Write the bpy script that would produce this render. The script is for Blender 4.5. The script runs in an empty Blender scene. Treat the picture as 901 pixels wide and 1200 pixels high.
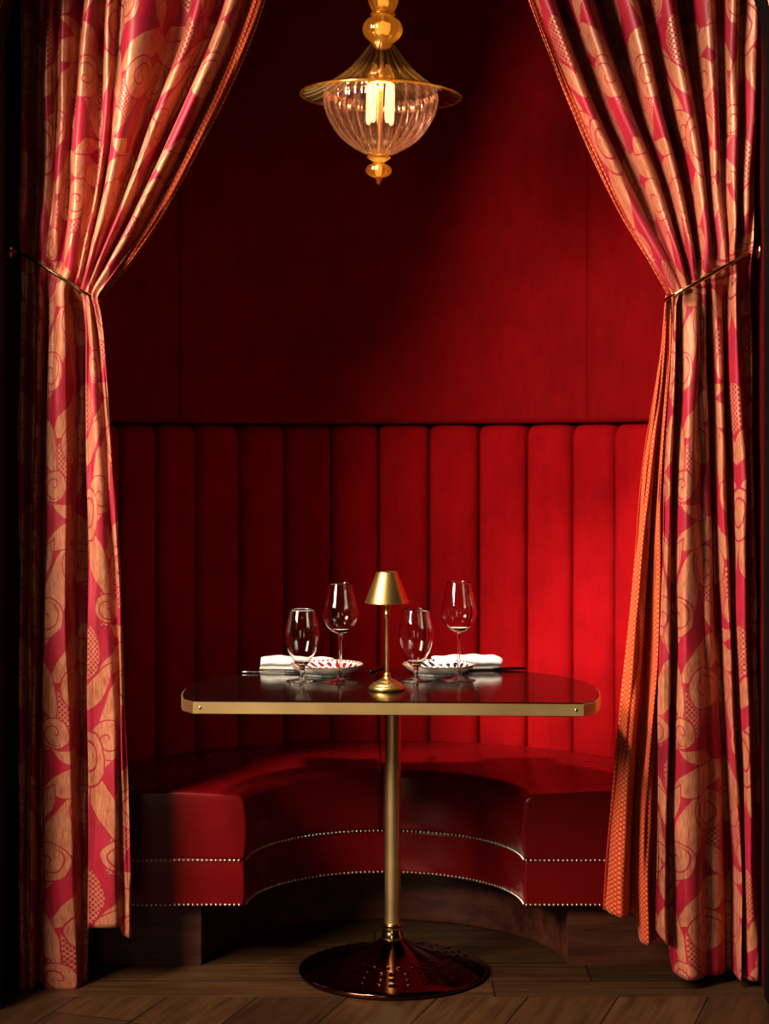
import bpy, bmesh, math, random
import numpy as np
from mathutils import Vector, Matrix
random.seed(4); rng = np.random.RandomState(7)
PI = math.pi
scene = bpy.context.scene
COL = scene.collection

# ------------------------------------------------------------------ view
H = 1.38; F = 2100.0; CX = 450.5; HY = 525.0
cam_d = bpy.data.cameras.new('camera'); cam = bpy.data.objects.new('camera', cam_d); COL.objects.link(cam)
cam.location = (0, 0, H); cam.rotation_euler = (PI/2, 0, 0)
cam_d.sensor_fit = 'HORIZONTAL'; cam_d.sensor_width = 36.0
cam_d.lens = F/901*36.0; cam_d.shift_y = -(600-HY)/901.0
cam_d.clip_start = .05; cam_d.clip_end = 60
scene.camera = cam
vs = scene.view_settings
vs.view_transform = 'Standard'; vs.look = 'None'; vs.gamma = 1.0; vs.use_curve_mapping = False
vs.exposure = 0.0

# ------------------------------------------------------------------ node helpers
class E:
    """a float socket with arithmetic"""
    def __init__(s, nt, sock): s.nt = nt; s.s = sock
    def _m(s, op, *a, clamp=False):
        n = s.nt.nodes.new('ShaderNodeMath'); n.operation = op; n.use_clamp = clamp
        for i, x in enumerate((s,)+a):
            if isinstance(x, E): s.nt.links.new(x.s, n.inputs[i])
            else: n.inputs[i].default_value = float(x)
        return E(s.nt, n.outputs[0])
    def __add__(s, o): return s._m('ADD', o)
    def __sub__(s, o): return s._m('SUBTRACT', o)
    def __mul__(s, o): return s._m('MULTIPLY', o)
    def __truediv__(s, o): return s._m('DIVIDE', o)
    def floor(s): return s._m('FLOOR')
    def fract(s): return s._m('FRACT')
    def abs(s): return s._m('ABSOLUTE')
    def sin(s): return s._m('SINE')
    def lt(s, o): return s._m('LESS_THAN', o)
    def gt(s, o): return s._m('GREATER_THAN', o)
    def mx(s, o): return s._m('MAXIMUM', o)
    def mn(s, o): return s._m('MINIMUM', o)
    def pw(s, o): return s._m('POWER', o)
    def atan2(s, o): return s._m('ARCTAN2', o)
    def step(s, a, b):
        n = s.nt.nodes.new('ShaderNodeMapRange'); n.interpolation_type = 'SMOOTHSTEP'
        s.nt.links.new(s.s, n.inputs[0]); n.inputs[1].default_value = a; n.inputs[2].default_value = b
        return E(s.nt, n.outputs[0])

def new_mat(name):
    m = bpy.data.materials.new(name); m.use_nodes = True
    nt = m.node_tree; b = nt.nodes['Principled BSDF']
    return m, nt, b
def xyz(nt, vec):
    n = nt.nodes.new('ShaderNodeSeparateXYZ'); nt.links.new(vec, n.inputs[0])
    return [E(nt, n.outputs[i]) for i in range(3)]
def comb(nt, x, y, z=0.0):
    n = nt.nodes.new('ShaderNodeCombineXYZ')
    for i, v in enumerate((x, y, z)):
        if isinstance(v, E): nt.links.new(v.s, n.inputs[i])
        else: n.inputs[i].default_value = v
    return n.outputs[0]
def coord(nt, which='Object'):
    n = nt.nodes.new('ShaderNodeTexCoord'); return n.outputs[which]
def noise(nt, vec, scale, detail=3, rough=.5):
    n = nt.nodes.new('ShaderNodeTexNoise'); nt.links.new(vec, n.inputs['Vector'])
    n.inputs['Scale'].default_value = scale; n.inputs['Detail'].default_value = detail; n.inputs['Roughness'].default_value = rough
    return E(nt, n.outputs['Fac'])
def vmap(nt, vec, loc=(0,0,0), rot=0, scale=(1,1,1), kind='TEXTURE'):
    n = nt.nodes.new('ShaderNodeMapping'); n.vector_type = kind
    nt.links.new(vec, n.inputs[0]); n.inputs[1].default_value = loc; n.inputs[2].default_value = (0,0,rot); n.inputs[3].default_value = scale
    return n.outputs[0]
def vlen(nt, vec):
    n = nt.nodes.new('ShaderNodeVectorMath'); n.operation = 'LENGTH'; nt.links.new(vec, n.inputs[0])
    return E(nt, n.outputs['Value'])
def mixc(nt, fac, a, b):
    n = nt.nodes.new('ShaderNodeMix'); n.data_type = 'RGBA'
    if isinstance(fac, E): nt.links.new(fac.s, n.inputs[0])
    else: n.inputs[0].default_value = fac
    for i, c in ((6, a), (7, b)):
        if isinstance(c, (tuple, list)): n.inputs[i].default_value = (*c[:3], 1)
        else: nt.links.new(c, n.inputs[i])
    return n.outputs[2]
def bump(nt, b, h, strength, dist=.01):
    n = nt.nodes.new('ShaderNodeBump'); n.inputs['Strength'].default_value = strength; n.inputs['Distance'].default_value = dist
    nt.links.new(h.s, n.inputs['Height']); nt.links.new(n.outputs[0], b.inputs['Normal'])
def setp(b, **k):
    for key, v in k.items():
        key = {'base':'Base Color','rough':'Roughness','metal':'Metallic','spec':'Specular IOR Level','sheen':'Sheen Weight',
               'sheen_rough':'Sheen Roughness','sheen_tint':'Sheen Tint','coat':'Coat Weight','coat_rough':'Coat Roughness',
               'trans':'Transmission Weight','ior':'IOR','emis':'Emission Color','emis_s':'Emission Strength','sub':'Subsurface Weight'}[key]
        if isinstance(v, tuple): v = (*v[:3], 1)
        b.inputs[key].default_value = v

# ------------------------------------------------------------------ materials
def m_velvet(name, base, sheen=.35, blotch=.25):
    m, nt, b = new_mat(name)
    co = coord(nt)
    n1 = noise(nt, co, 5, 4, .6); n2 = noise(nt, co, 420, 2)
    n3 = noise(nt, vmap(nt, co, scale=(1, 1, 3)), 38, 4, .65)
    f = (n1*.6+n3*.4).step(.33, .68)
    c = mixc(nt, f, tuple(x*(1-blotch) for x in base), tuple(min(1, x*(1+blotch)) for x in base))
    nt.links.new(c, b.inputs['Base Color'])
    setp(b, rough=.9, spec=.04, sheen=sheen, sheen_rough=.35, sheen_tint=(1, .01, .02))
    bump(nt, b, n2*.6+n1*2.0, .12, .003)
    return m
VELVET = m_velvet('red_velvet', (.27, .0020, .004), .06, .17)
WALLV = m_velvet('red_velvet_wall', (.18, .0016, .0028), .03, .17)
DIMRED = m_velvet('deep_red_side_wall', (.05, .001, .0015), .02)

def m_leather():
    m, nt, b = new_mat('oxblood_leather')
    co = coord(nt)
    n1 = noise(nt, co, 4, 3); n2 = noise(nt, co, 160, 3, .6); n3 = noise(nt, co, 14, 3)
    c = mixc(nt, n1.step(.3, .7), (.10, .0014, .0022), (.135, .0018, .003))
    nt.links.new(c, b.inputs['Base Color'])
    setp(b, spec=.22)
    nt.links.new((n3*.12+.22).s, b.inputs['Roughness'])
    bump(nt, b, n2*.35+n3*1.2, .12, .003)
    return m
LEATHER = m_leather()

def m_brass(name, base, rough, streak=True):
    m, nt, b = new_mat(name)
    co = coord(nt)
    s = noise(nt, vmap(nt, co, scale=(1, 1, 14) if streak else (1, 1, 1)), 60 if streak else 8, 3)
    setp(b, metal=1.0)
    c = mixc(nt, s.step(.25, .75), tuple(x*.82 for x in base), base)
    nt.links.new(c, b.inputs['Base Color'])
    nt.links.new((s*.12+(rough-.06)).s, b.inputs['Roughness'])
    return m
BRASS = m_brass('brushed_brass', (.95, .66, .28), .40, False)
BRASS_P = m_brass('polished_brass', (.88, .62, .28), .15, False)
BRASS_L = m_brass('satin_brass_lamp', (.85, .55, .17), .34, False)
BRONZE = m_brass('dark_bronze', (.15, .05, .035), .13, False)
DARKMETAL = m_brass('dark_steel', (.10, .09, .09), .25)
SILVER = m_brass('silver', (.7, .68, .65), .18)

def m_wood(name, c1, c2, rough, axis='x', scale=1.0, coat=0, spec=.5):
    m, nt, b = new_mat(name)
    co = coord(nt)
    sc = {'x':(6, .35, .35), 'y':(.35, 6, .35), 'z':(.35, .35, 6)}[axis]
    n1 = noise(nt, vmap(nt, co, scale=sc), 9*scale, 5, .62)
    n2 = noise(nt, vmap(nt, co, scale=sc), 60*scale, 2)
    c = mixc(nt, (n1*.75+n2*.25).step(.32, .68), c1, c2)
    nt.links.new(c, b.inputs['Base Color'])
    setp(b, rough=rough, coat=coat, coat_rough=.06, spec=spec)
    bump(nt, b, n2, .08, .002)
    return m
TABLEW = m_wood('dark_lacquered_wood', (.004, .0012, .001), (.010, .003, .002), .09, 'x', coat=0, spec=.3)
PLINTHW = m_wood('mahogany_plinth', (.028, .007, .004), (.08, .022, .011), .45, 'x', spec=.2)

def m_floor(name, ang, w, c1, c2, length):
    m, nt, b = new_mat(name)
    co = vmap(nt, coord(nt), rot=ang)
    x, y, z = xyz(nt, co)
    r = x/w; i = r.floor(); fx = r.fract()
    ph = (i*12.9898).sin()*43758.5453
    ph = ph.fract()
    q = (y/length)+ph*3.0; j = q.floor(); fy = q.fract()
    idr = ((i*78.233+j*37.719).sin()*9437.13).fract()
    g = noise(nt, comb(nt, x*14.0+idr*40.0, y*1.1+idr*7.0, idr*20.0), 3.2, 6, .62)
    kn = noise(nt, comb(nt, x*3.0+idr*5.0, y*1.0, idr*3.0), 4, 3, .5)
    c = mixc(nt, (g*.7+kn*.3).step(.3, .7), c1, c2)
    c = mixc(nt, idr*.55, c, tuple(v*.45 for v in c1))
    ex = ((fx-.5).abs()*-1.0+.5)*w
    ey = ((fy-.5).abs()*-1.0+.5)*length
    e = ex.mn(ey)
    gap = e.step(.0012, .0035)
    c2_ = mixc(nt, gap, (.004, .002, .001), c)
    nt.links.new(c2_, b.inputs['Base Color'])
    nt.links.new((g*.25+.32).s, b.inputs['Roughness']); setp(b, spec=.25)
    bump(nt, b, gap*.6+g*.35, .35, .003)
    return m
FLOOR_A = m_floor('oak_floor_diagonal', -.32, .215, (.026, .010, .0035), (.068, .028, .009), 1.7)
FLOOR_B = m_floor('oak_floor_booth', PI/2, .16, (.026, .010, .0035), (.062, .026, .008), 2.3)

def m_plain(name, base, rough=.6, spec=.3, n_amt=.15):
    m, nt, b = new_mat(name)
    n1 = noise(nt, coord(nt), 30, 3)
    c = mixc(nt, n1, tuple(v*(1-n_amt) for v in base), tuple(v*(1+n_amt) for v in base))
    nt.links.new(c, b.inputs['Base Color']); setp(b, rough=rough, spec=spec)
    return m
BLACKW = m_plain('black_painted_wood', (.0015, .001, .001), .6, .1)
CEILM = m_plain('dark_ceiling', (.010, .002, .002), .9)
THREAD = m_plain('welt', (.20, .004, .006), .35, .5)
NAIL = m_brass('antique_nail', (.80, .66, .50), .3)

def m_linen():
    m, nt, b = new_mat('white_linen')
    co = coord(nt)
    n = noise(nt, co, 900, 2); n2 = noise(nt, co, 30, 3)
    setp(b, base=(.90, .85, .76), rough=.9, spec=.1)
    bump(nt, b, n*.4+n2*3.0, .2, .002)
    return m
LINEN = m_linen()

def m_plate(name, motif):
    m, nt, b = new_mat(name)
    x, y, z = xyz(nt, coord(nt))
    r = (x*x+y*y).pw(.5)
    th = y.atan2(x)
    cell = th*(23/(2*PI))
    fx = cell.fract()-.5
    rr = (r-.080)/.014
    # leaf sprigs: two slanted lobes per cell round the rim
    n1 = noise(nt, coord(nt), 120, 2)
    a1 = (fx-rr*.30)*3.0
    d1 = (a1*a1+rr*rr).pw(.5)
    r2 = (r-.0635)/.0085
    c2 = (cell+.5).fract()-.5
    a2 = (c2+r2*.25)*2.8
    d2 = (a2*a2+r2*r2).pw(.5)
    c3 = (cell*2.0).fract()-.5
    r3 = (r-.0955)/.003
    d3 = (c3*c3*9.0+r3*r3).pw(.5)
    leaf = (d1.mn(d2).mn(d3)+(n1-.5)*1.1).lt(.85)
    leaf = leaf*xyz(nt, coord(nt, 'Normal'))[2].gt(.15)
    edge = r.gt(.0978)
    c = mixc(nt, leaf, (.80, .75, .67), motif)
    c = mixc(nt, edge, c, (.55, .33, .16))
    nt.links.new(c, b.inputs['Base Color']); setp(b, rough=.12, spec=.5, coat=.4, coat_rough=.05)
    return m
PLATE_R = m_plate('glazed_plate_red', (.20, .012, .02))
PLATE_B = m_plate('glazed_plate_navy', (.012, .012, .035))

def m_glass(name, tint=(1, 1, 1), ior=1.53, rough=0.0):
    m, nt, b = new_mat(name)
    nt.nodes.remove(b)
    g = nt.nodes.new('ShaderNodeBsdfGlass'); g.inputs['Color'].default_value = (*tint, 1); g.inputs['IOR'].default_value = ior; g.inputs['Roughness'].default_value = rough
    nt.links.new(g.outputs[0], nt.nodes['Material Output'].inputs[0])
    return m
CRYSTAL = m_glass('clear_crystal', (.99, .98, .97))

def m_thinglass(name, tint, body, refl, ribs, rib_col, rib_w=.18, ribmix=.20, body_mix=.05):
    """blown, thin fluted glass: tinted transparency, glossy surface, paler thicker flutes"""
    m, nt, b = new_mat(name); nt.nodes.remove(b)
    x, y, z = xyz(nt, coord(nt))
    th = y.atan2(x)
    f = ((th*(ribs/(2*PI))).fract()-.5).abs()
    rib = f.step(.5-rib_w, .5)
    tr = nt.nodes.new('ShaderNodeBsdfTransparent'); nt.links.new(mixc(nt, rib, tint, rib_col), tr.inputs[0])
    gl = nt.nodes.new('ShaderNodeBsdfGlossy'); gl.inputs['Roughness'].default_value = .06; gl.inputs['Color'].default_value = (1, .9, .8, 1)
    tl = nt.nodes.new('ShaderNodeBsdfTranslucent'); tl.inputs['Color'].default_value = (*body, 1)
    lw = nt.nodes.new('ShaderNodeLayerWeight'); lw.inputs['Blend'].default_value = .35
    fr = E(nt, lw.outputs['Fresnel']); fac = E(nt, lw.outputs['Facing'])
    m1 = nt.nodes.new('ShaderNodeMixShader'); nt.links.new((rib*ribmix+fac.pw(2.5)*.35+body_mix)._m('MINIMUM', .9).s, m1.inputs[0])
    nt.links.new(tr.outputs[0], m1.inputs[1]); nt.links.new(tl.outputs[0], m1.inputs[2])
    m2 = nt.nodes.new('ShaderNodeMixShader'); nt.links.new((fr*refl+.05)._m('MINIMUM', .8).s, m2.inputs[0])
    nt.links.new(m1.outputs[0], m2.inputs[1]); nt.links.new(gl.outputs[0], m2.inputs[2])
    nt.links.new(m2.outputs[0], nt.nodes['Material Output'].inputs[0])
    return m
PINKGLASS = m_thinglass('pink_fluted_glass', (.95, .72, .68), (1, .50, .46), 1.2, 28, (1, .86, .62))
CONEGLASS = m_thinglass('clear_fluted_brim_glass', (.96, .84, .72), (1, .62, .22), .9, 28, (1, .8, .45), .2, .7, .16)

def m_amber(name='amber_glass'):
    m, nt, b = new_mat(name); nt.nodes.remove(b)
    x, y, z = xyz(nt, coord(nt))
    th = y.atan2(x)
    f = ((th*(14/(2*PI))).fract()-.5).abs().step(.28, .5)
    tl = nt.nodes.new('ShaderNodeBsdfTranslucent'); nt.links.new(mixc(nt, f, (1, .66, .18), (1, .85, .42)), tl.inputs['Color'])
    gl = nt.nodes.new('ShaderNodeBsdfGlossy'); gl.inputs['Roughness'].default_value = .12; gl.inputs['Color'].default_value = (1, .72, .28, 1)
    tr = nt.nodes.new('ShaderNodeBsdfGlass'); tr.inputs[0].default_value = (1, .72, .30, 1); tr.inputs['Roughness'].default_value = .08; tr.inputs['IOR'].default_value = 1.3
    a = nt.nodes.new('ShaderNodeMixShader'); a.inputs[0].default_value = .5
    nt.links.new(tl.outputs[0], a.inputs[1]); nt.links.new(tr.outputs[0], a.inputs[2])
    lw = nt.nodes.new('ShaderNodeLayerWeight'); lw.inputs['Blend'].default_value = .4
    c = nt.nodes.new('ShaderNodeMixShader'); nt.links.new((E(nt, lw.outputs['Fresnel'])*.8+.15).s, c.inputs[0])
    nt.links.new(a.outputs[0], c.inputs[1]); nt.links.new(gl.outputs[0], c.inputs[2])
    nt.links.new(c.outputs[0], nt.nodes['Material Output'].inputs[0])
    return m
AMBER = m_amber()
def m_emit(name, col, s):
    m, nt, b = new_mat(name)
    setp(b, base=col, emis=col, emis_s=s, rough=.4)
    return m
BULB = m_emit('lit_bulb', (1, .62, .24), 3.4)
GLOWCORE = m_emit('added_core_glow', (1, .52, .14), 1.7)  # emission for the added cores that make the amber glass glow

def m_brocade():
    m, nt, b = new_mat('damask_brocade')
    uvn = nt.nodes.new('ShaderNodeUVMap'); uvn.uv_map = 'UVMap'
    uv0 = uvn.outputs[0]
    # a little hand-drawn wobble
    nz = nt.nodes.new('ShaderNodeTexNoise'); nz.inputs['Scale'].default_value = 9; nz.inputs['Detail'].default_value = 2
    nt.links.new(uv0, nz.inputs['Vector'])
    sv = nt.nodes.new('ShaderNodeVectorMath'); sv.operation = 'MULTIPLY_ADD'
    nt.links.new(nz.outputs['Color'], sv.inputs[0]); sv.inputs[1].default_value = (.03, .03, 0); nt.links.new(uv0, sv.inputs[2])
    u, v, _ = xyz(nt, sv.outputs[0])
    W, Hh = .30, .50; uv_k = .8
    u = u*uv_k; v = v*uv_k
    cu = u/W; ci = cu.floor()
    xx = (cu.fract()-.5).abs()*W
    yy = ((v+ci*(Hh*.5))/Hh).fract()*Hh-(Hh*.5)
    p = comb(nt, xx, yy)
    ground, gold = (.28, .003, .016), (.50, .185, .088)
    w = .0028
    val = None      # 1 gold, 0 ground
    xs, ys, _z = xyz(nt, uv0)
    k = 2*PI/.0135
    latt = ((xs*k).sin()*(ys*k).sin()).gt(-.08)
    def mixv(fac, a, bb):
        n = nt.nodes.new('ShaderNodeMix'); nt.links.new(fac.s, n.inputs[0])
        for i, q in ((2, a), (3, bb)):
            if isinstance(q, E): nt.links.new(q.s, n.inputs[i])
            else: n.inputs[i].default_value = q
        return E(nt, n.outputs[0])
    val = p0 = xs*0.0
    def ell(c, a, bb, rot=0):
        q = vmap(nt, p, (c[0], c[1], 0), rot, (a, bb, 1)); return (vlen(nt, q)-1.0)*min(a, bb), q
    def leafd(c, length, width, rot):
        # pointed leaf: overlap of two circles
        width = width*.84; length = length*.95
        R = (length*length+width*width)/(4*width)*1.0*2/2
        o = R-width/2
        dx, dy = math.cos(rot), math.sin(rot)
        nx, ny = -dy, dx
        d1 = vlen(nt, vmap(nt, p, (c[0]+nx*o, c[1]+ny*o, 0)))-R
        d2 = vlen(nt, vmap(nt, p, (c[0]-nx*o, c[1]-ny*o, 0)))-R
        return d1.mx(d2)
    def paint(d, fill):
        nonlocal val
        val = mixv(d.lt(w), val, 0.0)
        val = mixv(d.lt(0.0), val, fill)
    def line(d, lim=None):
        nonlocal val
        mk = d.abs().lt(w*.5)
        if lim is not None: mk = mk*lim
        val = mixv(mk, val, 0.0)
    def scroll(c, r, turns, flip=1, start=0.0):
        d, q = ell(c, r, r)
        paint(d, 1.0)
        qx, qy, _ = xyz(nt, q)
        rr = vlen(nt, q)
        t = (rr*turns+(qy*flip).atan2(qx)/(2*PI)+start).fract()-.5
        mk = t.abs().lt(.5*w/r*turns*1.1)*rr.lt(.86)
        val_ = mk
        return val_
    # lattice grounds
    paint(leafd((.075, -.175), .20, .085, 1.15), latt)
    paint(leafd((.135, .075), .20, .08, 1.9), latt)
    # big stems / leaves
    paint(leafd((.055, .06), .24, .075, 1.25), 1.0)
    paint(leafd((.115, -.06), .19, .07, .65), 1.0)
    paint(leafd((.03, -.12), .16, .055, 1.9), 1.0)
    paint(leafd((.10, .19), .17, .065, .35), 1.0)
    paint(leafd((.0, .2), .12, .07, PI/2), latt)
    mk = scroll((.112, -.125), .042, 1.6, 1, .2);  val = mixv(mk, val, 0.0)
    mk = scroll((.040, .020), .038, 1.5, -1, .4);  val = mixv(mk, val, 0.0)
    mk = scroll((.118, .125), .040, 1.7, 1, .7);   val = mixv(mk, val, 0.0)
    mk = scroll((.052, -.215), .030, 1.4, -1, .1); val = mixv(mk, val, 0.0)
    d, q = ell((.0, -.02), .032, .055); paint(d, 1.0)
    d, q = ell((.0, -.015), .018, .032); line(d)
    paint(leafd((.02, .125), .13, .045, 1.0), 1.0)
    paint(leafd((.145, .01), .12, .045, 2.2), 1.0)
    paint(leafd((.085, .245), .10, .05, 2.6), 1.0)
    # woven streaks
    st = noise(nt, comb(nt, xs*1.0, ys*.07), 520, 2, .6)
    st2 = noise(nt, comb(nt, xs*1.0, ys*.3), 60, 3, .6)
    goldc = mixc(nt, (st*.7+st2*.3).step(.33, .62), (.30, .062, .030), gold)
    gr = mixc(nt, st2.step(.3, .7), tuple(g*.82 for g in ground), tuple(g*1.12 for g in ground))
    c = mixc(nt, val, gr, goldc)
    nt.links.new(c, b.inputs['Base Color'])
    nt.links.new((val*-.12+.52).s, b.inputs['Roughness'])
    nt.links.new((val*.25).s, b.inputs['Metallic'])
    setp(b, spec=.4, sheen=.15, sheen_tint=(1, .2, .3))
    bump(nt, b, val*.6+st*.5, .3, .0015)
    return m
BROCADE = m_brocade()

def m_lining():
    m, nt, b = new_mat('orange_check_lining')
    uvn = nt.nodes.new('ShaderNodeUVMap'); uvn.uv_map = 'UVMap'
    u, v, _ = xyz(nt, uvn.outputs[0])
    k = 2*PI/.0125
    t = (u*k).sin()*(v*k).sin()
    c = mixc(nt, t.step(.0, .45), (.46, .020, .006), (.62, .17, .03))
    nt.links.new(c, b.inputs['Base Color']); setp(b, rough=.6, spec=.3, sheen=.1)
    bump(nt, b, t, .15, .001)
    return m
LINING = m_lining()

# ------------------------------------------------------------------ object helpers
def obj(name, verts, faces, mat, parent=None, smooth=True, loc=None, uv=None, mats=None, mi=None):
    me = bpy.data.meshes.new(name); me.from_pydata([tuple(v) for v in verts], [], [tuple(f) for f in faces])
    if uv is not None:
        l = me.uv_layers.new(name='UVMap')
        vi = np.empty(len(me.loops), dtype=np.int32); me.loops.foreach_get('vertex_index', vi)
        l.data.foreach_set('uv', np.asarray(uv, dtype=np.float32)[vi].ravel())
    for mm in (mats or [mat]): me.materials.append(mm)
    if mi is not None: me.polygons.foreach_set('material_index', mi)
    if smooth: me.polygons.foreach_set('use_smooth', [True]*len(me.polygons))
    me.update()
    o = bpy.data.objects.new(name, me); COL.objects.link(o)
    if loc is not None: o.location = loc
    if parent is not None: o.parent = parent
    return o
def fixn(o):
    bm = bmesh.new(); bm.from_mesh(o.data); bmesh.ops.recalc_face_normals(bm, faces=bm.faces[:]); bm.to_mesh(o.data); bm.free(); return o
def sharp(o, deg=35):
    o.data.set_sharp_from_angle(angle=math.radians(deg)); return o
def thing(name, label, cat, loc=(0,0,0), rz=0, group=None):
    o = bpy.data.objects.new(name, None); COL.objects.link(o); o.empty_display_size = .1
    o.location = loc; o.rotation_euler = (0, 0, rz); o['label'] = label; o['category'] = cat
    if group: o['group'] = group
    return o
def struct(o): o['kind'] = 'structure'; return o
def grid(nx, ny, fn, closex=False):
    """verts in rows j, columns i"""
    V = [fn(i, j) for j in range(ny) for i in range(nx)]
    Fc = []
    for j in range(ny-1):
        for i in range(nx if closex else nx-1):
            i2 = (i+1) % nx
            Fc.append((j*nx+i, j*nx+i2, (j+1)*nx+i2, (j+1)*nx+i))
    return V, Fc
def smooth_profile(pts, n=4):
    """Catmull-Rom through (r,z)"""
    P = [Vector((p[0], p[1])) for p in pts]; out = []
    for i in range(len(P)-1):
        p0 = P[max(i-1, 0)]; p1 = P[i]; p2 = P[i+1]; p3 = P[min(i+2, len(P)-1)]
        for k in range(n):
            t = k/n
            q = .5*((2*p1)+(p2-p0)*t+(2*p0-5*p1+4*p2-p3)*t*t+(-p0+3*p1-3*p2+p3)*t**3)
            out.append((max(q.x, 0), q.y))
    out.append((P[-1].x, P[-1].y)); return out
def lathe(name, prof, mat, parent=None, seg=48, loc=None, flute=None, disp=None):
    """prof: (r,z) list, bottom to top on the outside (may come back down inside)"""
    V = []; Fc = []; rings = []
    for (r, z) in prof:
        if r < 1e-5: rings.append([len(V)]); V.append((0, 0, z)); continue
        ring = []
        for k in range(seg):
            a = 2*PI*k/seg; rr = r; zz = z
            if flute: rr = r*(1+flute[1]*abs(math.cos(a*flute[0]/2))-flute[1]*.5)
            if disp: rr, zz = disp(rr, zz, a)
            ring.append(len(V)); V.append((rr*math.cos(a), rr*math.sin(a), zz))
        rings.append(ring)
    for A, B in zip(rings, rings[1:]):
        if len(A) == 1 and len(B) == 1: continue
        for k in range(seg):
            k2 = (k+1) % seg
            if len(A) == 1: Fc.append((A[0], B[k2], B[k]))
            elif len(B) == 1: Fc.append((A[k], A[k2], B[0]))
            else: Fc.append((A[k], A[k2], B[k2], B[k]))
    return obj(name, V, Fc, mat, parent, loc=loc)
def tube(name, pts, rad, mat, parent=None, seg=10, closed=False, loc=None):
    P = [Vector(p) for p in pts]; n = len(P); V = []; Fc = []
    up = Vector((0, 0, 1)); prev = None
    for i in range(n):
        a = P[(i-1) % n] if (closed or i > 0) else P[i]; c = P[(i+1) % n] if (closed or i < n-1) else P[i]
        t = (c-a).normalized()
        if prev is None:
            s = t.cross(up)
            if s.length < .1: s = t.cross(Vector((1, 0, 0)))
        else: s = prev-t*prev.dot(t)
        s.normalize(); prev = s; q = s.cross(t)
        r = rad[i] if isinstance(rad, (list, tuple)) else rad
        for k in range(seg):
            w = 2*PI*k/seg; V.append(P[i]+s*(r*math.cos(w))+q*(r*math.sin(w)))
    m = n if closed else n-1
    for i in range(m):
        for k in range(seg):
            i2 = (i+1) % n; k2 = (k+1) % seg
            Fc.append((i*seg+k, i2*seg+k, i2*seg+k2, i*seg+k2))
    if not closed:
        Fc.append(tuple(range(seg))); Fc.append(tuple((n-1)*seg+k for k in reversed(range(seg))))
    return fixn(obj(name, V, Fc, mat, parent, loc=loc))
def pchip(ys, X, yq):
    """smooth interpolation of rows X[k,:] at heights ys to yq"""
    ys = np.asarray(ys, float); X = np.asarray(X, float); yq = np.clip(yq, ys[0], ys[-1])
    dl = (X[1:]-X[:-1])/(ys[1:]-ys[:-1])[:, None]
    m = np.zeros_like(X); m[0] = dl[0]; m[-1] = dl[-1]
    for k in range(1, len(ys)-1):
        m[k] = np.where(dl[k-1]*dl[k] > 0, 2*dl[k-1]*dl[k]/(dl[k-1]+dl[k]+1e-12), 0)
    k = np.clip(np.searchsorted(ys, yq, side='right')-1, 0, len(ys)-2)
    h = ys[k+1]-ys[k]; t = ((yq-ys[k])/h)
    return k, h, t, m, X, ys

# ------------------------------------------------------------------ room shell
CY = 4.75            # centre of the round booth
R_IN, R_OUT = .37, .92
Z_SEAT, Z_MID, Z_BOT = .46, .285, .165
WALL_R = .888
ZTOP = 3.9
def floor():
    yf = 4.505
    V = [(-4, -2.5, 0), (4, -2.5, 0), (4, yf, 0), (-4, yf, 0), (4, 6.2, 0), (-4, 6.2, 0)]
    o = obj('floor', V, [(0, 1, 2, 3), (3, 2, 4, 5)], None, smooth=False, mats=[FLOOR_A, FLOOR_B], mi=[0, 1])
    return struct(o)
floor()
def wall_back():
    # upholstered curved wall above the banquette, rounded lower edge, two stitched seams
    seams = [math.radians(90-43.6), math.radians(90+44.2)]
    angs = set(np.linspace(0, PI, 97).tolist())
    for s in seams:
        for d in (-.03, -.018, -.009, -.004, 0, .004, .009, .018, .03): angs.add(s+d)
    angs = sorted(angs)
    prof = [(.055, 1.50), (.04, 1.466)]
    for k in range(7):
        a = PI/2*k/6; prof.append((.02*(1-math.sin(a)), 1.456+.02*(1-math.cos(a))))
    prof += [(0, z) for z in np.linspace(1.5, ZTOP, 12)]
    def fn(i, j):
        a = angs[i]; dr, z = prof[j]
        g = sum(.010*math.exp(-((a-s)/.007)**2) for s in seams)-sum(.004*math.exp(-((a-s)/.03)**2) for s in seams)
        r = WALL_R+dr+g
        return (r*math.cos(a), CY+r*math.sin(a), z)
    V, Fc = grid(len(angs), len(prof), fn)
    # lower shell behind the banquette
    n = len(V)
    def fn2(i, j): a = PI*i/48; r = 1.0; return (r*math.cos(a), CY+r*math.sin(a), (0, 1.6)[j])
    V2, F2 = grid(49, 2, fn2)
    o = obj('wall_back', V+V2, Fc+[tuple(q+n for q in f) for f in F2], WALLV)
    return struct(o)
wall_back()
def box_verts(x0, x1, y0, y1, z0, z1):
    V = [(x0,y0,z0),(x1,y0,z0),(x1,y1,z0),(x0,y1,z0),(x0,y0,z1),(x1,y0,z1),(x1,y1,z1),(x0,y1,z1)]
    return V, [(0,3,2,1),(4,5,6,7),(0,1,5,4),(1,2,6,5),(2,3,7,6),(3,0,4,7)]
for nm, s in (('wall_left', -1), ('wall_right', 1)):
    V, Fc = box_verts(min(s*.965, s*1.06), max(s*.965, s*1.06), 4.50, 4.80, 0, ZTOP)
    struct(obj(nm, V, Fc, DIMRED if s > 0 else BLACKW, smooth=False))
V, Fc = box_verts(-1.06, 1.06, 4.42, 5.85, ZTOP, ZTOP+.06); struct(obj('ceiling', V, Fc, CEILM, smooth=False))
def arch_pts(off=0):
    hw = .953+off; sp = 2.33; hh = .30+off
    pts = [(-hw, 0)]+[(-hw, sp*k/4) for k in range(1, 4)]
    for k in range(33):
        a = PI-PI*k/32; c = math.cos(a); pts.append((hw*math.copysign(abs(c)**.13, c), sp+hh*math.sin(a)))
    return pts+[(hw, sp*k/4) for k in (3, 2, 1)]+[(hw, 0)]
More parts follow.
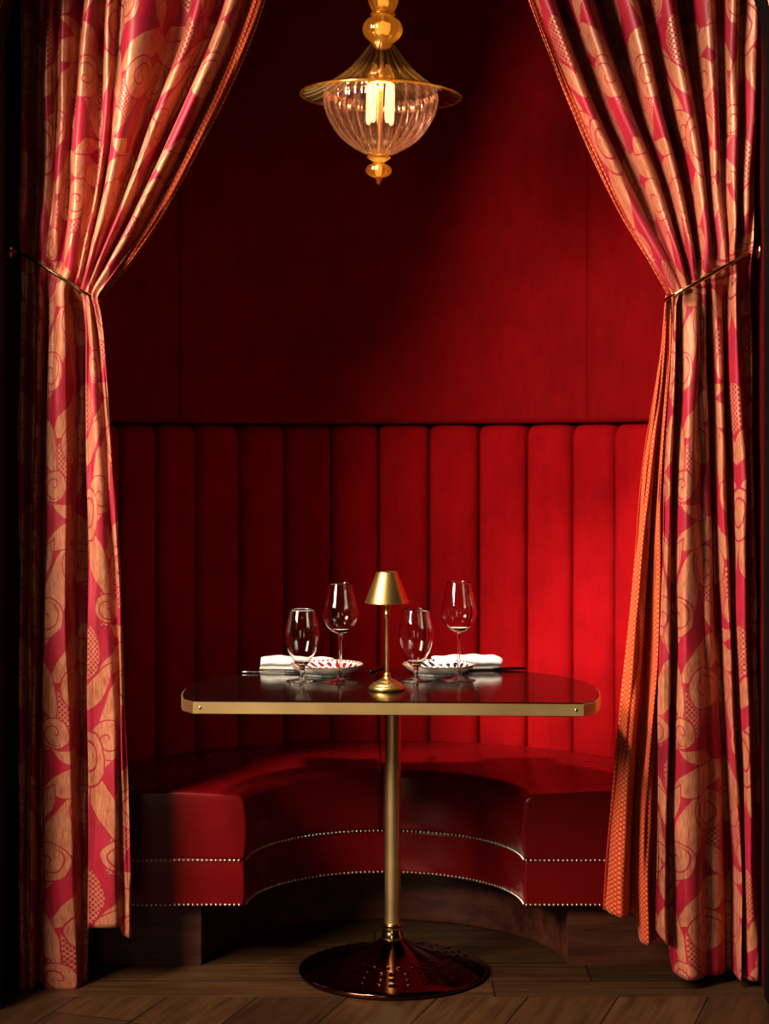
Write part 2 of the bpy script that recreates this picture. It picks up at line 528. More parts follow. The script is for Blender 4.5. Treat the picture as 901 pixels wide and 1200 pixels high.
def wall_front():
    A = arch_pts(); n = len(A); V = []; Fc = []
    Y0, Y1 = 4.39, 4.50; XO, ZO = 4.0, 4.0
    outer = []
    for (x, z) in A:
        if z < 2.33: outer.append((math.copysign(XO, x), z))
        else:
            a = math.atan2(z-2.33, x); c, s = math.cos(a), math.sin(a)
            k = min(XO/abs(c) if abs(c) > 1e-6 else 1e9, (ZO-2.33)/s if s > 1e-6 else 1e9); outer.append((c*k, 2.33+s*k))
    for y in (Y0, Y1):
        V += [(x, y, z) for x, z in A]; V += [(x, y, z) for x, z in outer]
    for i in range(n-1):
        Fc.append((i, i+1, n+i+1, n+i)); Fc.append((2*n+i, 3*n+i, 3*n+i+1, 2*n+i+1)); Fc.append((i, 2*n+i, 2*n+i+1, i+1))
    return struct(fixn(obj('wall_front', V, Fc, BLACKW, smooth=False)))
wall_front()
struct(tube('trim_1', [(x, 4.386, z) for x, z in arch_pts(.004)], .005, BRONZE, seg=8))

# ------------------------------------------------------------------ banquette
def banquette():
    root = thing('banquette', 'round red booth seat with tall channel-tufted velvet back and nail-studded leather base', 'bench', (0, CY, 0))
    def sweep(name, prof, mat, a0, a1, cap0, cap1, R=.022, n=48, parent=root, crown=0.0):
        """closed (r,z) outline swept round the booth; cap: soft pillow end of radius R"""
        cr = sum(p[0] for p in prof)/len(prof); cz = sum(p[1] for p in prof)/len(prof)
        rmin, rmax = min(p[0] for p in prof), max(p[0] for p in prof); zmin, zmax = min(p[1] for p in prof), max(p[1] for p in prof)
        st = []
        def inset(p, d):
            fr = (rmax-rmin-2*d)/(rmax-rmin); fz = (zmax-zmin-2*d)/(zmax-zmin)
            mr, mz = (rmin+rmax)/2, (zmin+zmax)/2
            return (mr+(p[0]-mr)*fr, mz+(p[1]-mz)*fz)
        K = 6
        def ends(a, sgn):
            out = []
            for k in range(K):
                ph = PI/2*(1-k/K)
                out.append((a, sgn*-(R*(1-math.sin(ph))), R*(1-math.cos(ph))))
            return out
        # local: stations are (angle, tangential shift, inset)
        if cap0: st += [(a0, -(R*math.sin(PI/2*(1-k/K))-R), R*(1-math.cos(PI/2*(1-k/K)))) for k in range(K)]
        st += [(a0+(a1-a0)*k/n, None, 0) for k in range(n+1)] if not cap0 else [(a0+(a1-a0)*k/n, None, 0) for k in range(1, n+1)]
        if cap1: st = st[:-1]+[(a1, +(R*math.sin(PI/2*(k/K))-R), R*(1-math.cos(PI/2*(k/K)))) for k in range(1, K+1)]
        V = []; Fc = []; m = len(prof)
        for (a, sh, ins) in st:
            for p in prof:
                r, z = inset(p, ins)
                x, y = r*math.cos(a), r*math.sin(a)
                if sh is not None:
                    sgn = 1 if a == a1 else -1
                    tx, ty = -math.sin(a), math.cos(a)
                    q = sh if sgn > 0 else -(-sh)
                    x += tx*q; y += ty*q
                V.append((x, y, z))
        for j in range(len(st)-1):
            for i in range(m):
                i2 = (i+1) % m; Fc.append((j*m+i, j*m+i2, (j+1)*m+i2, (j+1)*m+i))
        Fc.append(tuple(range(m))); Fc.append(tuple((len(st)-1)*m+i for i in reversed(range(m))))
        o = fixn(obj(name, V, Fc, mat, parent)); sharp(o, 50); return o
    def rrect(r0, r1, z0, z1, rt, rb=.004, bulge=0.0):
        out = []
        def arc(cx, cz, r, a0, a1, n=7):
            for k in range(n+1):
                a = a0+(a1-a0)*k/n; out.append((cx+r*math.cos(a), cz+r*math.sin(a)))
        arc(r0+rb, z0+rb, rb, 1.5*PI, PI, 3)
        for k in range(1, 6): out.append((r0-bulge*math.sin(PI*k/6), z0+rb+(z1-rt-z0-rb)*k/6))
        arc(r0+rt, z1-rt, rt, PI, PI/2)
        for k in range(1, 8): out.append((r0+rt+(r1-r0-2*rt)*k/8, z1+.010*math.sin(PI*k/8)))
        arc(r1-rt, z1-rt, rt, PI/2, 0)
        arc(r1-rb, z0+rb, rb, 0, -PI/2, 3)
        return out
    mid = PI/2+.02
    up = rrect(R_IN, R_OUT-.005, Z_MID+.004, Z_SEAT, .028, .006, .006)
    for a0, a1 in ((0, mid-.0015), (mid+.0015, PI)):
        c = sweep('seat_cushion', up, LEATHER, a0, a1, True, True, R=.008)
        # piped end edge
        ae = 0 if a0 == 0 else PI
        pts = []
        for (r, z) in rrect(R_IN+.004, R_OUT-.01, Z_MID+.006, Z_SEAT-.004, .03, .006):
            pts.append((r*math.cos(ae), .006, z))
        tube('piping', pts, .0032, THREAD, c, seg=6, closed=True)
    lo = rrect(R_IN+.002, R_OUT-.005, Z_BOT, Z_MID+.002, .008, .004, .003)
    sweep('seat_rail', lo, LEATHER, 0, PI, True, True, R=.007)
    # nail heads
    for zz in (Z_MID+.002, Z_BOT+.004):
        V = []; Fc = []
        pos = []
        x = -R_OUT+.01
        while x < -R_IN-.006: pos.append((x, 0.0, 0, -1)); x += .0122
        L = PI*R_IN; k = int(L/.0122)
        for i in range(1, k):
            a = PI-PI*i/k; pos.append((R_IN*math.cos(a), R_IN*math.sin(a), -math.cos(a), -math.sin(a)))
        x = R_IN+.006
        while x < R_OUT-.01: pos.append((x, 0.0, 0, -1)); x += .0122
        for (px, py, nx, ny) in pos:
            b0 = len(V); tx, ty = -ny, nx; rr = .0040
            for (q, h) in ((1, -.001), (.8, .0017), (.4, .0028)):
                for s in range(8):
                    w = 2*PI*s/8
                    V.append((px+tx*rr*q*math.cos(w)+nx*(h+.0015), py+ty*rr*q*math.cos(w)+ny*(h+.0015), zz+rr*q*math.sin(w)))
            for l in range(2):
                for s in range(8):
                    s2 = (s+1) % 8; Fc.append((b0+l*8+s, b0+l*8+s2, b0+l*8+8+s2, b0+l*8+8+s))
            Fc.append(tuple(b0+16+s for s in range(8)))
        o = fixn(obj('nailhead_trim', V, Fc, NAIL, root)); o['label'] = 'row of small brass nail heads'
    # recessed wooden plinth
    sweep('plinth', rrect(R_IN+.12, R_OUT-.01, 0.0, Z_BOT+.002, .004, .004), PLINTHW, .06, PI-.06, False, False)
    # channel tufted back, two halves meeting at the centre seam
    c0 = math.radians(90+1.05)
    right = [c0-math.radians(9.87)*k for k in range(0, 11)]
    left = [c0+math.radians(9.4)*k for k in range(0, 11)]
    for seq in (right, left):
        cols = []
        for a, b in zip(seq, seq[1:]):
            for k in range(12):
                pass
            for t in (0, .012, .025, .045, .08, .14, .22, .34, .5, .66, .78, .86, .92, .955, .975, .988): cols.append((a+(b-a)*t, t))
        cols.append((seq[-1], 1.0))
        cols = [c for c in cols if -.02 < c[0] < PI+.02]
        rows = [(0.0, z) for z in (.425, .47, .52, .6, .7, .8, .9, 1.0, 1.1, 1.2, 1.28, 1.34, 1.38, 1.415)]
        for k in range(1, 9):
            a = PI/2*k/8; rows.append((.04*(1-math.cos(a)), 1.415+.04*math.sin(a)))
        rows.append((.09, 1.455))
        rs = np.random.RandomState(3)
        def fn(i, j):
            a, t = cols[i]; dr, z = rows[j]
            bul = (1-abs(2*t-1)**5)
            gro = math.exp(-(min(t, 1-t)/.022)**2)
            dip = .010*(1-bul) if dr > 0 else 0
            wob = .0025*math.sin(z*9+a*31)+.0018*math.sin(z*23-a*17)
            r = R_OUT+.006-.022*bul+.012*gro+dr+wob*bul
            r += .03*max(0, (.5-z)/.1)*0
            return (r*math.cos(a), r*math.sin(a), z-dip)
        V, Fc = grid(len(cols), len(rows), fn)
        o = obj('backrest', V, Fc, VELVET, root)
        # stitched welt in each seam
        for s in seq[1:] if seq is left else seq:
            pass
    return root
banquette()

# ------------------------------------------------------------------ curtains
YC = 4.60; PXM = F/YC
def px2x(p): return (p-CX)/PXM
def py2z(p): return H-(p-HY)/PXM
class Rows:
    def __init__(s, ys, cols, depth):
        # cols is one tuple per knot: its x at every height in ys
        s.ys = ys; s.X = np.array(cols, float).T; s.d = np.array(depth, float); s.n = len(depth)
        sp = np.empty_like(s.X); sp[:, 1:-1] = (s.X[:, 2:]-s.X[:, :-2])/2; sp[:, 0] = s.X[:, 1]-s.X[:, 0]; sp[:, -1] = s.X[:, -1]-s.X[:, -2]
        s.D = s.d[None, :]*np.clip(2.3*np.abs(sp)/PXM, .016, .14)
    def at(s, sv, y):
        """sv in 0..n-1 (knot coordinate) -> (x px, depth 0..1); arrays of equal shape"""
        i = np.clip(np.floor(sv).astype(int), 0, s.n-2); f = sv-i
        def row(A, i):
            k, h, t, m, X, ys = pchip(s.ys, A, y)
            return X[k, i]*(2*t**3-3*t*t+1)+m[k, i]*h*(t**3-2*t*t+t)+X[k+1, i]*(-2*t**3+3*t*t)+m[k+1, i]*h*(t**3-t*t)
        xa, xb, da, db = row(s.X, i), row(s.X, i+1), row(s.D, i), row(s.D, i+1)
        # quarter-ellipse from the fold's crest (front) to the valley: round crests, tight deep valleys
        crest_a = s.d[i] <= s.d[i+1]
        q = np.where(crest_a, f, 1-f)
        ex, ed = np.sin(PI/2*q), 1-np.cos(PI/2*q)
        qa = np.clip(q/.78, 0, 1)
        gx = .70*(.8*np.sin(PI/2*qa)+.2*qa)+.30*np.clip((q-.62)/.38, 0, 1)**1.6
        gd = .8*(1-np.cos(PI/2*qa))+.2*sstep(q)
        gx = np.where(crest_a, gx, 1-gx); gd = np.where(crest_a, gd, 1-gd)
        return xa+(xb-xa)*gx, da+(db-da)*gd
def sstep(t): t = np.clip(t, 0, 1); return t*t*(3-2*t)
def drape(name, up, lo, tie, hem, mat, parent, s0=0., s1=1., ns=300, nv=230, ytop=-210, Aup=1.0, Alo=1.0, ysh=0.0, uoff=0.0, sup=None, ysh_fn=None):
    """cloth surface: fold layout `up` above the tie line, `lo` below; tie: y(px) as function of s"""
    s = np.linspace(s0, s1, ns); v = np.linspace(0, 1, nv)
    S, Vv = np.meshgrid(s, v)
    hemy = np.interp(s, hem[0], hem[1])
    Y = ytop+(hemy[None, :]-ytop)*Vv
    if up is not None:
        xu, du = up.at(S*(up.n-1), Y)
    if lo is not None:
        xl, dl = lo.at(S*(lo.n-1), Y)
    if up is not None and lo is not None:
        ty = np.interp(s, tie[0], tie[1])[None, :]
        w = sstep((Y-ty+16)/32)
        x = xu*(1-w)+xl*w; d = du*(1-w)+dl*w
        A = (Aup*(1-w)+Alo*w)*(1-.62*np.exp(-((Y-ty)/34)**2))
        bulge = -.018*np.exp(-((Y-ty+42)/34)**2)
    else:
        q = up if lo is None else lo
        x, d = (xu, du) if lo is None else (xl, dl); A = np.full_like(x, Aup if lo is None else Alo); bulge = 0
        if tie is not None:
            ty = np.interp(s, tie[0], tie[1])[None, :]
            A = A*(1-.62*np.exp(-((Y-ty)/34)**2)); bulge = -.018*np.exp(-((Y-ty+42)/34)**2)
    # soft secondary wrinkles
    wr = .0035*np.sin(S*57+Y*.011)+.003*np.sin(Y*.019+S*23)+.002*np.sin(Y*.047-S*41)
    yy = YC-.035+A*d+wr+bulge+ysh
    if ysh_fn is not None: yy = yy+ysh_fn(S, Y)
    xx = px2x(x)+.0018*np.sin(Y*.021+S*19)
    zz = py2z(Y)
    # keep the picture outline: nearer cloth is drawn towards the axis by its own depth
    V = np.stack([xx, yy, zz], -1).reshape(-1, 3)
    def arc(q, y, A):
        ss = np.linspace(0, 1, 800); xq, dq = q.at(ss*(q.n-1), np.full(800, float(y)))
        L = np.concatenate([[0], np.cumsum(np.hypot(np.diff(px2x(xq)), np.diff(dq)*A))]); return np.interp(s, ss, L)
    if up is not None and lo is not None:
        U = arc(up, 60, Aup)[None, :]*(1-w)+(arc(lo, 800, Alo)*1.0)[None, :]*w
    else:
        q = up if lo is None else lo
        U = np.broadcast_to(arc(q, 60 if lo is None else 800, Aup if lo is None else Alo)[None, :], Y.shape)
    UV = np.stack([U+uoff, zz], -1).reshape(-1, 2)
    i = np.arange(ns-1)[None, :]+np.arange(nv-1)[:, None]*ns
    Fc = np.stack([i, i+1, i+ns+1, i+ns], -1).reshape(-1, 4)
    o = obj(name, V.tolist(), Fc.tolist(), mat, parent, uv=UV)
    md = o.modifiers.new('thickness', 'SOLIDIFY'); md.thickness = .0022; md.offset = 0
    return o

C_, V_ = 0.0, 1.0
# --- left curtain
rt = thing('curtain', 'red and gold damask curtain left of the booth, touching the floor', 'curtain', (-.8, YC, 0), group='damask booth curtains')
upL = Rows([-210, 0, 172, 300, 352], [
    (26, 24, 25, 26, 27), (33, 31, 31, 31, 31), (48, 45, 44, 41, 40), (64, 60, 58, 52, 48), (73, 69, 66, 60, 56), (82, 77, 74, 67, 63),
    (100, 92, 83, 73, 69), (119, 107, 94, 84, 78), (138, 122, 114, 98, 87), (146, 131, 121, 102, 90), (154, 139, 126, 106, 92),
    (185, 162, 139, 111, 95), (242, 212, 160, 118, 99), (272, 235, 173, 124, 103), (300, 256, 185, 131, 106), (326, 273, 203, 140, 110), (345, 292, 220, 150, 114)],
    [.9, .15, 1, .1, .8, .25, 1, 0, .95, .35, .8, 0.05, 1, .1, .95, 0, .7])
loL = Rows([340, 400, 555, 700, 1000, 1160], [
    (27, 25, 24, 24, 24, 26), (31, 29, 28, 28, 28, 30), (40, 38, 36, 35, 33, 34), (50, 48, 45, 43, 40, 39), (56, 55, 52, 50, 46, 47),
    (61, 61, 58, 56, 54, 56), (78, 80, 79, 79, 88, 91), (84, 86, 85, 84, 94, 97), (94, 98, 98, 99, 101, 102), (100, 104, 105, 106, 106, 108),
    (106, 111, 119, 126, 137, 139), (110, 117, 128, 136, 145, 147), (112, 120, 132, 140, 149, 151), (116, 123, 135, 143, 153, 156)],
    [.9, .2, 1.2, .12, 1.8, .15, 0, 2.6, 2.6, .15, 0, .9, .7, 1.1])
tieL = ([0, .35, .6, 1], [300, 322, 338, 351])
hemL = ([0, .575, .60, .79, .83, 1], [1157, 1157, 1088, 1082, 1095, 1097])
drape('brocade_panel', upL, loL, tieL, hemL, BROCADE, None)
liL = Rows([-210, 0, 172, 300, 352], [(338, 287, 216, 147, 112), (349, 298, 226, 154, 115), (358, 308, 233, 160, 118)], [.8, .35, .9])
drape('lining', liL, None, ([0, 1], [348, 352]), ([0, 1], [352, 352]), LINING, None, ns=24, nv=90, ysh=.03)
# --- right curtain
rr = thing('curtain', 'brightly lit red and gold damask curtain with orange checked lining showing', 'curtain', (.8, YC, 0), group='damask booth curtains')
upR = Rows([-210, 0, 120, 240, 345], [
    (556, 624, 671, 726, 784), (570, 638, 685, 741, 793), (600, 661, 706, 757, 798), (622, 682, 724, 771, 803), (664, 713, 747, 787, 807),
    (690, 737, 765, 797, 812), (722, 759, 783, 808, 818), (750, 781, 804, 822, 829), (785, 806, 821, 832, 838), (817, 829, 835, 841, 845), (838, 845, 847, 848, 849),
    (856, 859, 859, 856, 853), (872, 871, 869, 864, 860), (884, 882, 880, 875, 868), (892, 890, 888, 883, 877)],
    [.75, .05, 1, 0, 1, .15, 1, .1, .95, .2, .9, .2, .9, .55, .9])
loR = Rows([340, 400, 555, 760, 1040, 1150], [
    (784, 785, 778, 773, 769, 770), (788, 789, 783, 781, 777, 779), (793, 793, 789, 787, 784, 787), (807, 806, 803, 803, 802, 807), (820, 822, 826, 832, 836, 838), (829, 833, 838, 846, 862, 862),
    (839, 841, 846, 853, 866, 866), (850, 851, 856, 861, 869, 869), (860, 862, 868, 870, 880, 881), (870, 873, 877, 881, 890, 891), (878, 881, 884, 888, 895, 896)],
    [.8, .30, .9, .0, .35, 1.5, .55, 1.4, .1, 1.1, 1.2])
tieR = ([0, .3, .55, 1], [349, 340, 326, 297])
hemR = ([0, .10, .19, .215, 1], [1090, 1100, 1112, 1143, 1148])
drape('brocade_panel', upR, loR, tieR, hemR, BROCADE, None, uoff=.11)
liR = Rows([-210, 0, 120, 240, 345], [(550, 620, 667, 722, 781), (554, 623, 670, 725, 784), (566, 632, 679, 736, 790)], [.9, .5, .9])
drape('lining', liR, None, ([0, 1], [346, 350]), ([0, 1], [349, 349]), LINING, None, ns=24, nv=90, ysh=.03)
liRl = Rows([345, 400, 555, 760, 1040, 1120], [
    (781, 777, 755, 737, 712, 710), (783, 780, 763, 746, 729, 728), (785, 783, 772, 763, 748, 748), (786, 785, 776, 772, 757, 760), (789, 789, 783, 780, 770, 774), (796, 796, 793, 791, 786, 790)],
    [.55, 0, 1, .2, .9, .7])
drape('lining', None, liRl, None, ([0, .36, .46, .5, 1], [1074, 1079, 1084, 1110, 1116]), LINING, None, ns=90, nv=160, ytop=345, ysh=.055)
bpy.context.view_layer.update()
for o in list(COL.objects):
    if o.type == 'MESH' and o.parent is None and o.name.split('.')[0] in ('brocade_panel', 'lining'):
        p = rt if o.data.vertices[0].co.x < 0 else rr
        o.parent = p; o.matrix_parent_inverse = Matrix.Translation(p.location).inverted()
        if o.name.startswith('lining'): o['label'] = 'orange checked lining'

# --- metal tie-backs
def tieback(label, pts, wall_x):
    P = []
    for (px_, py_, y) in pts: P.append((px2x(px_)*1.0, y, py2z(py_)))
    # smooth
    Q = []
    for i in range(len(P)-1):
        p0, p1, p2, p3 = [Vector(P[max(0, min(len(P)-1, i+k))]) for k in (-1, 0, 1, 2)]
        for k in range(6):
            t = k/6; Q.append(.5*((2*p1)+(p2-p0)*t+(2*p0-5*p1+4*p2-p3)*t*t+(-p0+3*p1-3*p2+p3)*t**3))
    Q.append(Vector(P[-1]))
    base = Q[0].copy()
    root = thing('curtain_tieback', label, 'tieback', tuple(base))
    tube('arm', [q-base for q in Q], .0048, BRASS_P, root, seg=10)
    # round wall plate
    lo = lathe('wall_plate', [(0, 0), (.022, 0), (.022, .004), (.012, .009), (0, .010)], BRASS_P, root, 24)
    lo.rotation_euler = (0, math.copysign(PI/2, -wall_x), 0); lo.location = (wall_x-base.x, 0, 0)
yf = 4.56
tieback('slim brass tieback arm slanting across the left damask curtain', [(17, 294, 4.60), (24, 297, 4.575), (36, 303, yf), (58, 316, yf-.004), (78, 329, yf-.008), (98, 342, yf-.005), (112, 350, yf+.012), (118, 354, 4.615), (116, 354, 4.65)], -.962)
tieback('slim brass tieback arm slanting up across the right damask curtain', [(884, 294, 4.60), (874, 298, 4.575), (862, 305, yf), (840, 317, yf-.004), (818, 330, yf-.008), (800, 340, yf-.006), (787, 347, yf+.008), (781, 351, 4.61), (783, 352, 4.65)], .962)

# ------------------------------------------------------------------ table
TX, TY, TZ, TROT = .022, 4.715, .76, math.radians(2.6)
def table():
    root = thing('dining_table', 'dark lacquered table with brass edge on a single brass column and round bronze foot', 'table', (TX, TY, 0))
    half = [(0, -.335), (.2, -.335), (.4, -.335), (.478, -.335), (.510, -.292), (.528, -.20), (.534, -.10), (.526, 0), (.500, .09), (.455, .18), (.395, .25), (.32, .30), (.22, .33), (.11, .342), (0, .345)]
    # fine resample of the curved part
    crv = [Vector((a, b)) for a, b in half[4:]]
    pts = [Vector((0, -.335)), Vector((.24, -.335)), Vector((.478, -.335))]
    for i in range(len(crv)-1):
        p0, p1, p2, p3 = crv[max(0, i-1)], crv[i], crv[i+1], crv[min(len(crv)-1, i+2)]
        for k in range(4):
            t = k/4; pts.append(.5*((2*p1)+(p2-p0)*t+(2*p0-5*p1+4*p2-p3)*t*t+(-p0+3*p1-3*p2+p3)*t**3))
    pts.append(crv[-1])
    out = [(p.x, p.y) for p in pts]+[(-p.x, p.y) for p in reversed(pts[1:-1])]
    def slab(name, inset, z0, z1, mat, bev):
        lv = [(inset+bev, z0), (inset, z0+bev), (inset, z1-bev), (inset+bev, z1)]
        n = len(out); V = []; Fc = []
        for (d, z) in lv:
            for (x, y) in out:
                s = 1-d/math.hypot(x, y) if math.hypot(x, y) > 0 else 1
                V.append((x*s, y*s, z))
        for l in range(3):
            for i in range(n):
                i2 = (i+1) % n; Fc.append((l*n+i, l*n+i2, (l+1)*n+i2, (l+1)*n+i))
        Fc.append(tuple(range(n))); Fc.append(tuple(3*n+i for i in range(n)))
        o = fixn(obj(name, V, Fc, mat, root, smooth=False)); o.rotation_euler = (0, 0, -TROT); return o
    slab('tabletop', .0035, TZ-.034, TZ, TABLEW, .0025)
    # brass band round the edge
    n = len(out); V = []; Fc = []
    for (d, z) in ((.004, TZ-.033), (0, TZ-.032), (0, TZ-.0045), (.004, TZ-.0035)):
        for (x, y) in out:
            s = 1-d/math.hypot(x, y); V.append((x*s, y*s, z))
    for l in range(3):
        for i in range(n):
            i2 = (i+1) % n; Fc.append((l*n+i, l*n+i2, (l+1)*n+i2, (l+1)*n+i))
    e = fixn(obj('edge_band', V, Fc, BRASS, root, smooth=False)); e.rotation_euler = (0, 0, -TROT)
    e['label'] = 'brushed brass edge'
    for sx in (-.46, .46):
        sc = lathe('screw', [(0, 0), (.004, 0), (.0035, .0012), (0, .0015)], BRASS_P, e, 12)
        sc.location = (sx, -.335, TZ-.018); sc.rotation_euler = (PI/2, 0, 0)
    lathe('column', [(.021, .09), (.021, TZ-.042), (.021, TZ-.034)], BRASS, root, 40)
    lathe('mounting_plate', [(0, TZ-.042), (.10, TZ-.042), (.10, TZ-.0345), (0, TZ-.0345)], DARKMETAL, root, 40)
    lathe('collar', smooth_profile([(.030, .088), (.0305, .094), (.0285, .104), (.0255, .112), (.0245, .122), (.027, .126), (.0265, .130), (.0215, .132)], 3), BRASS_P, root, 40)
    prof = smooth_profile([(.246, .004), (.248, .010), (.244, .0155), (.225, .0215), (.195, .0285), (.16, .0365), (.12, .047), (.085, .059), (.06, .071), (.042, .083), (.032, .0905), (.0245, .092)], 9)
    rings = [(.205, 30), (.178, 28), (.151, 26), (.124, 22)]
    def disp(r, z, a):
        for q, (rc, cnt) in enumerate(rings):
            if abs(r-rc) < .009:
                th = (a/(2*PI)*cnt+(.5 if q % 2 else 0)) % 1-.5
                dd = math.hypot(r-rc, th*2*PI*rc/cnt)
                z += .0042*math.exp(-(dd/.0048)**2)
        return r, z
    lathe('base', [(0, .001), (.2, .001), (.24, .001)]+prof, BRONZE, root, 420, disp=disp)
    return root
table()

def on_table(px_, py_, z=TZ):
    D = (H-z)*F/(py_-HY); return ((px_-CX)*D/F, D)

# ------------------------------------------------------------------ glasses
def glass(name, label, cat, loc, outer, rim_z, wall, stem, foot, group):
    root = thing(name, label, cat, (*loc, TZ), 0, group)
    o = smooth_profile(outer, 5)
    inner = []
    for (r, z) in reversed(o):
        if z > outer[0][1]+.010: inner.append((max(r-wall, 0), z))
    inner.append((0, outer[0][1]+.0095))
    lathe('bowl', [(0, outer[0][1])]+o+[(o[-1][0]-wall*.5, rim_z+.0006)]+inner, CRYSTAL, root, 56)
    lathe('stem', [(0, stem[0][1])]+smooth_profile(stem, 4)+[(0, stem[-1][1])], CRYSTAL, root, 32)
    lathe('foot', [(0, .0004)]+foot+[(0, foot[-1][1])], CRYSTAL, root, 56)
    return root
def wine(label, loc):
    z = lambda p: p
    outer = [(.0075, .1285), (.022, .135), (.037, .149), (.0465, .168), (.0475, .182), (.0445, .202), (.038, .230), (.0315, .262)]
    stem = [(.0115, .0085), (.0065, .016), (.0042, .030), (.0036, .06), (.0037, .095), (.0048, .115), (.007, .1265)]
    foot = [(.045, .0004), (.0458, .0015), (.043, .0024), (.032, .0038), (.020, .0058), (.0125, .0082)]
    return glass('wine_glass', label, 'wine glass', loc, outer, .262, .0011, stem, foot, 'wine glasses on the table')
def water(label, loc):
    outer = [(.0085, .037), (.018, .046), (.031, .066), (.041, .090), (.0462, .115), (.0455, .135), (.041, .160), (.0345, .189)]
    stem = [(.0115, .0065), (.0075, .011), (.0062, .020), (.0068, .029), (.0085, .0355)]
    foot = [(.042, .0004), (.0428, .0015), (.040, .0023), (.028, .0034), (.018, .0048), (.012, .0063)]
    return glass('water_goblet', label, 'water glass', loc, outer, .189, .0012, stem, foot, 'water goblets on the table')
wine('tall empty wine glass left of the lamp, in front of the plate with red pattern', on_table(399, 799.5))
wine('tall empty wine glass right of the lamp, in front of the navy-patterned plate', on_table(537.5, 797))
water('short-stemmed tulip water goblet in front of the napkin and red-patterned plate', on_table(354, 797.5))
water('short-stemmed tulip water goblet standing just right of the brass lamp', on_table(487.5, 797.5))

# ------------------------------------------------------------------ lamp
def lamp():
    x, y = on_table(453.5, 808.5)
    root = thing('table_lamp', 'small unlit brass table lamp with conical metal shade in the middle of the table', 'lamp', (x, y, TZ))
    lathe('base', [(0, .0003)]+smooth_profile([(.044, .0003), (.0465, .004), (.0455, .010), (.041, .0125)], 3)+smooth_profile([(.040, .0135), (.037, .0175), (.028, .0205)], 3)+smooth_profile([(.026, .022), (.021, .026), (.013, .029), (.009, .034), (.0085, .040), (.0065, .044)], 3)+[(0, .044)], BRASS_L, root, 56)
    lathe('stem', [(.0045, .042), (.0047, .10), (.0042, .18), (.0052, .189), (.0075, .192), (.0078, .195), (.006, .198), (.0058, .214), (.0085, .217), (.0085, .220)], BRASS_L, root, 28)
    lathe('socket', [(.0085, .218), (.0105, .2195), (.011, .223), (.0105, .227), (.0108, .238), (.009, .243), (.006, .246), (0, .262)], BRASS_L, root, 32)
    sh = lathe('shade', [(.0555, .2235), (.0565, .2232), (.0565, .2250), (.0275, .3010), (.0270, .3025), (.0262, .3020), (.0265, .3005), (.0555, .2240), (.0555, .2235)], BRASS_L, root, 64)
    sharp(sh, 40)
    # spider that carries the shade
    V = []; 
    pts = [(-.0266, 0, .298), (-.008, 0, .296), (0, 0, .262), (.008, 0, .296), (.0266, 0, .298)]
    tube('shade_carrier', pts, .0012, BRASS_L, root, seg=6)
lamp()

# ------------------------------------------------------------------ plates, napkins, cutlery
def plate(label, loc, mat, zoff=0):
    prof = [(0, .004), (.058, .004), (.060, .0006), (.064, .0006), (.066, .005)]+smooth_profile([(.066, .005), (.080, .011), (.092, .0195), (.0995, .0275)], 4)+[(.1003, .0288), (.0995, .0298)]+smooth_profile([(.0985, .0292), (.090, .0225), (.078, .0150), (.062, .0105), (.03, .0085), (0, .0082)], 4)
    o = lathe('plate', prof, mat, None, 72)
    o.location = (*loc, TZ+zoff); o['label'] = label; o['category'] = 'plate'; o['group'] = 'patterned plates on the table'
    return fixn(o)
plate('shallow cream plate with dark red leaf pattern, left of the lamp', (-.158, 4.905), PLATE_R)
plate('shallow cream plate with navy leaf pattern, right of the lamp', (.150, 4.912), PLATE_B)

def napkin(label, loc, rz, length, width, h, seed):
    """cloth folded over itself: a flattened spiral outline drawn out along its length"""
    rs = np.random.RandomState(seed)
    prof = []
    t = .0045; lay = 3
    zc = [h*(k+.5)/lay for k in range(lay)]
    for k in range(lay):
        w0 = width*(.5-.03*k)
        xs = np.linspace(-w0, w0, 12) if k % 2 == 0 else np.linspace(w0, -w0, 12)
        prof += [(x, zc[k]) for x in xs]
        if k < lay-1:
            sg = 1 if k % 2 == 0 else -1
            for q in range(1, 4):
                a = -PI/2+PI*q/4
                prof.append((sg*(w0+.5*h/lay*math.cos(a)), (zc[k]+zc[k+1])/2+.5*h/lay*math.sin(a)))
    P = [Vector(p) for p in prof]
    left, right = [], []
    th = h/lay*.42
    for i in range(len(P)):
        d = (P[min(i+1, len(P)-1)]-P[max(i-1, 0)]).normalized(); nrm = Vector((-d.y, d.x))
        left.append(P[i]+nrm*th); right.append(P[i]-nrm*th)
    out = left+right[::-1]
    n = len(out); m = 22
    V = []; Fc = []
    for j in range(m):
        u = j/(m-1); e = min(u, 1-u)*(m-1)
        f = 1-.10*math.exp(-e*1.2)
        for q in out:
            z = q.y*(f+.10*math.sin(u*5+seed)*.6)+.0015*math.sin(u*21+q.x*60+seed)*(q.y/h)
            V.append(((u-.5)*length+.003*math.sin(q.x*50+q.y*120+seed), q.x*(1+.05*math.sin(u*4+seed)), max(z, .0003)))
    for j in range(m-1):
        for i in range(n):
            i2 = (i+1) % n; Fc.append((j*n+i, j*n+i2, (j+1)*n+i2, (j+1)*n+i))
    Fc.append(tuple(range(n))); Fc.append(tuple((m-1)*n+i for i in range(n)))
    o = fixn(obj('napkin', V, Fc, LINEN)); o.location = (*loc, TZ); o.rotation_euler = (0, 0, rz)
    o['label'] = label; o['category'] = 'napkin'; o['group'] = 'folded napkins on the table'
    return o
napkin('folded white napkin beside the red-patterned plate, its end jutting out left', (-.245, 5.05), math.radians(-4), .20, .085, .030, 1)
napkin('folded cream napkin behind the navy-patterned plate, jutting out right', (.232, 5.045), math.radians(3), .19, .085, .034, 5)

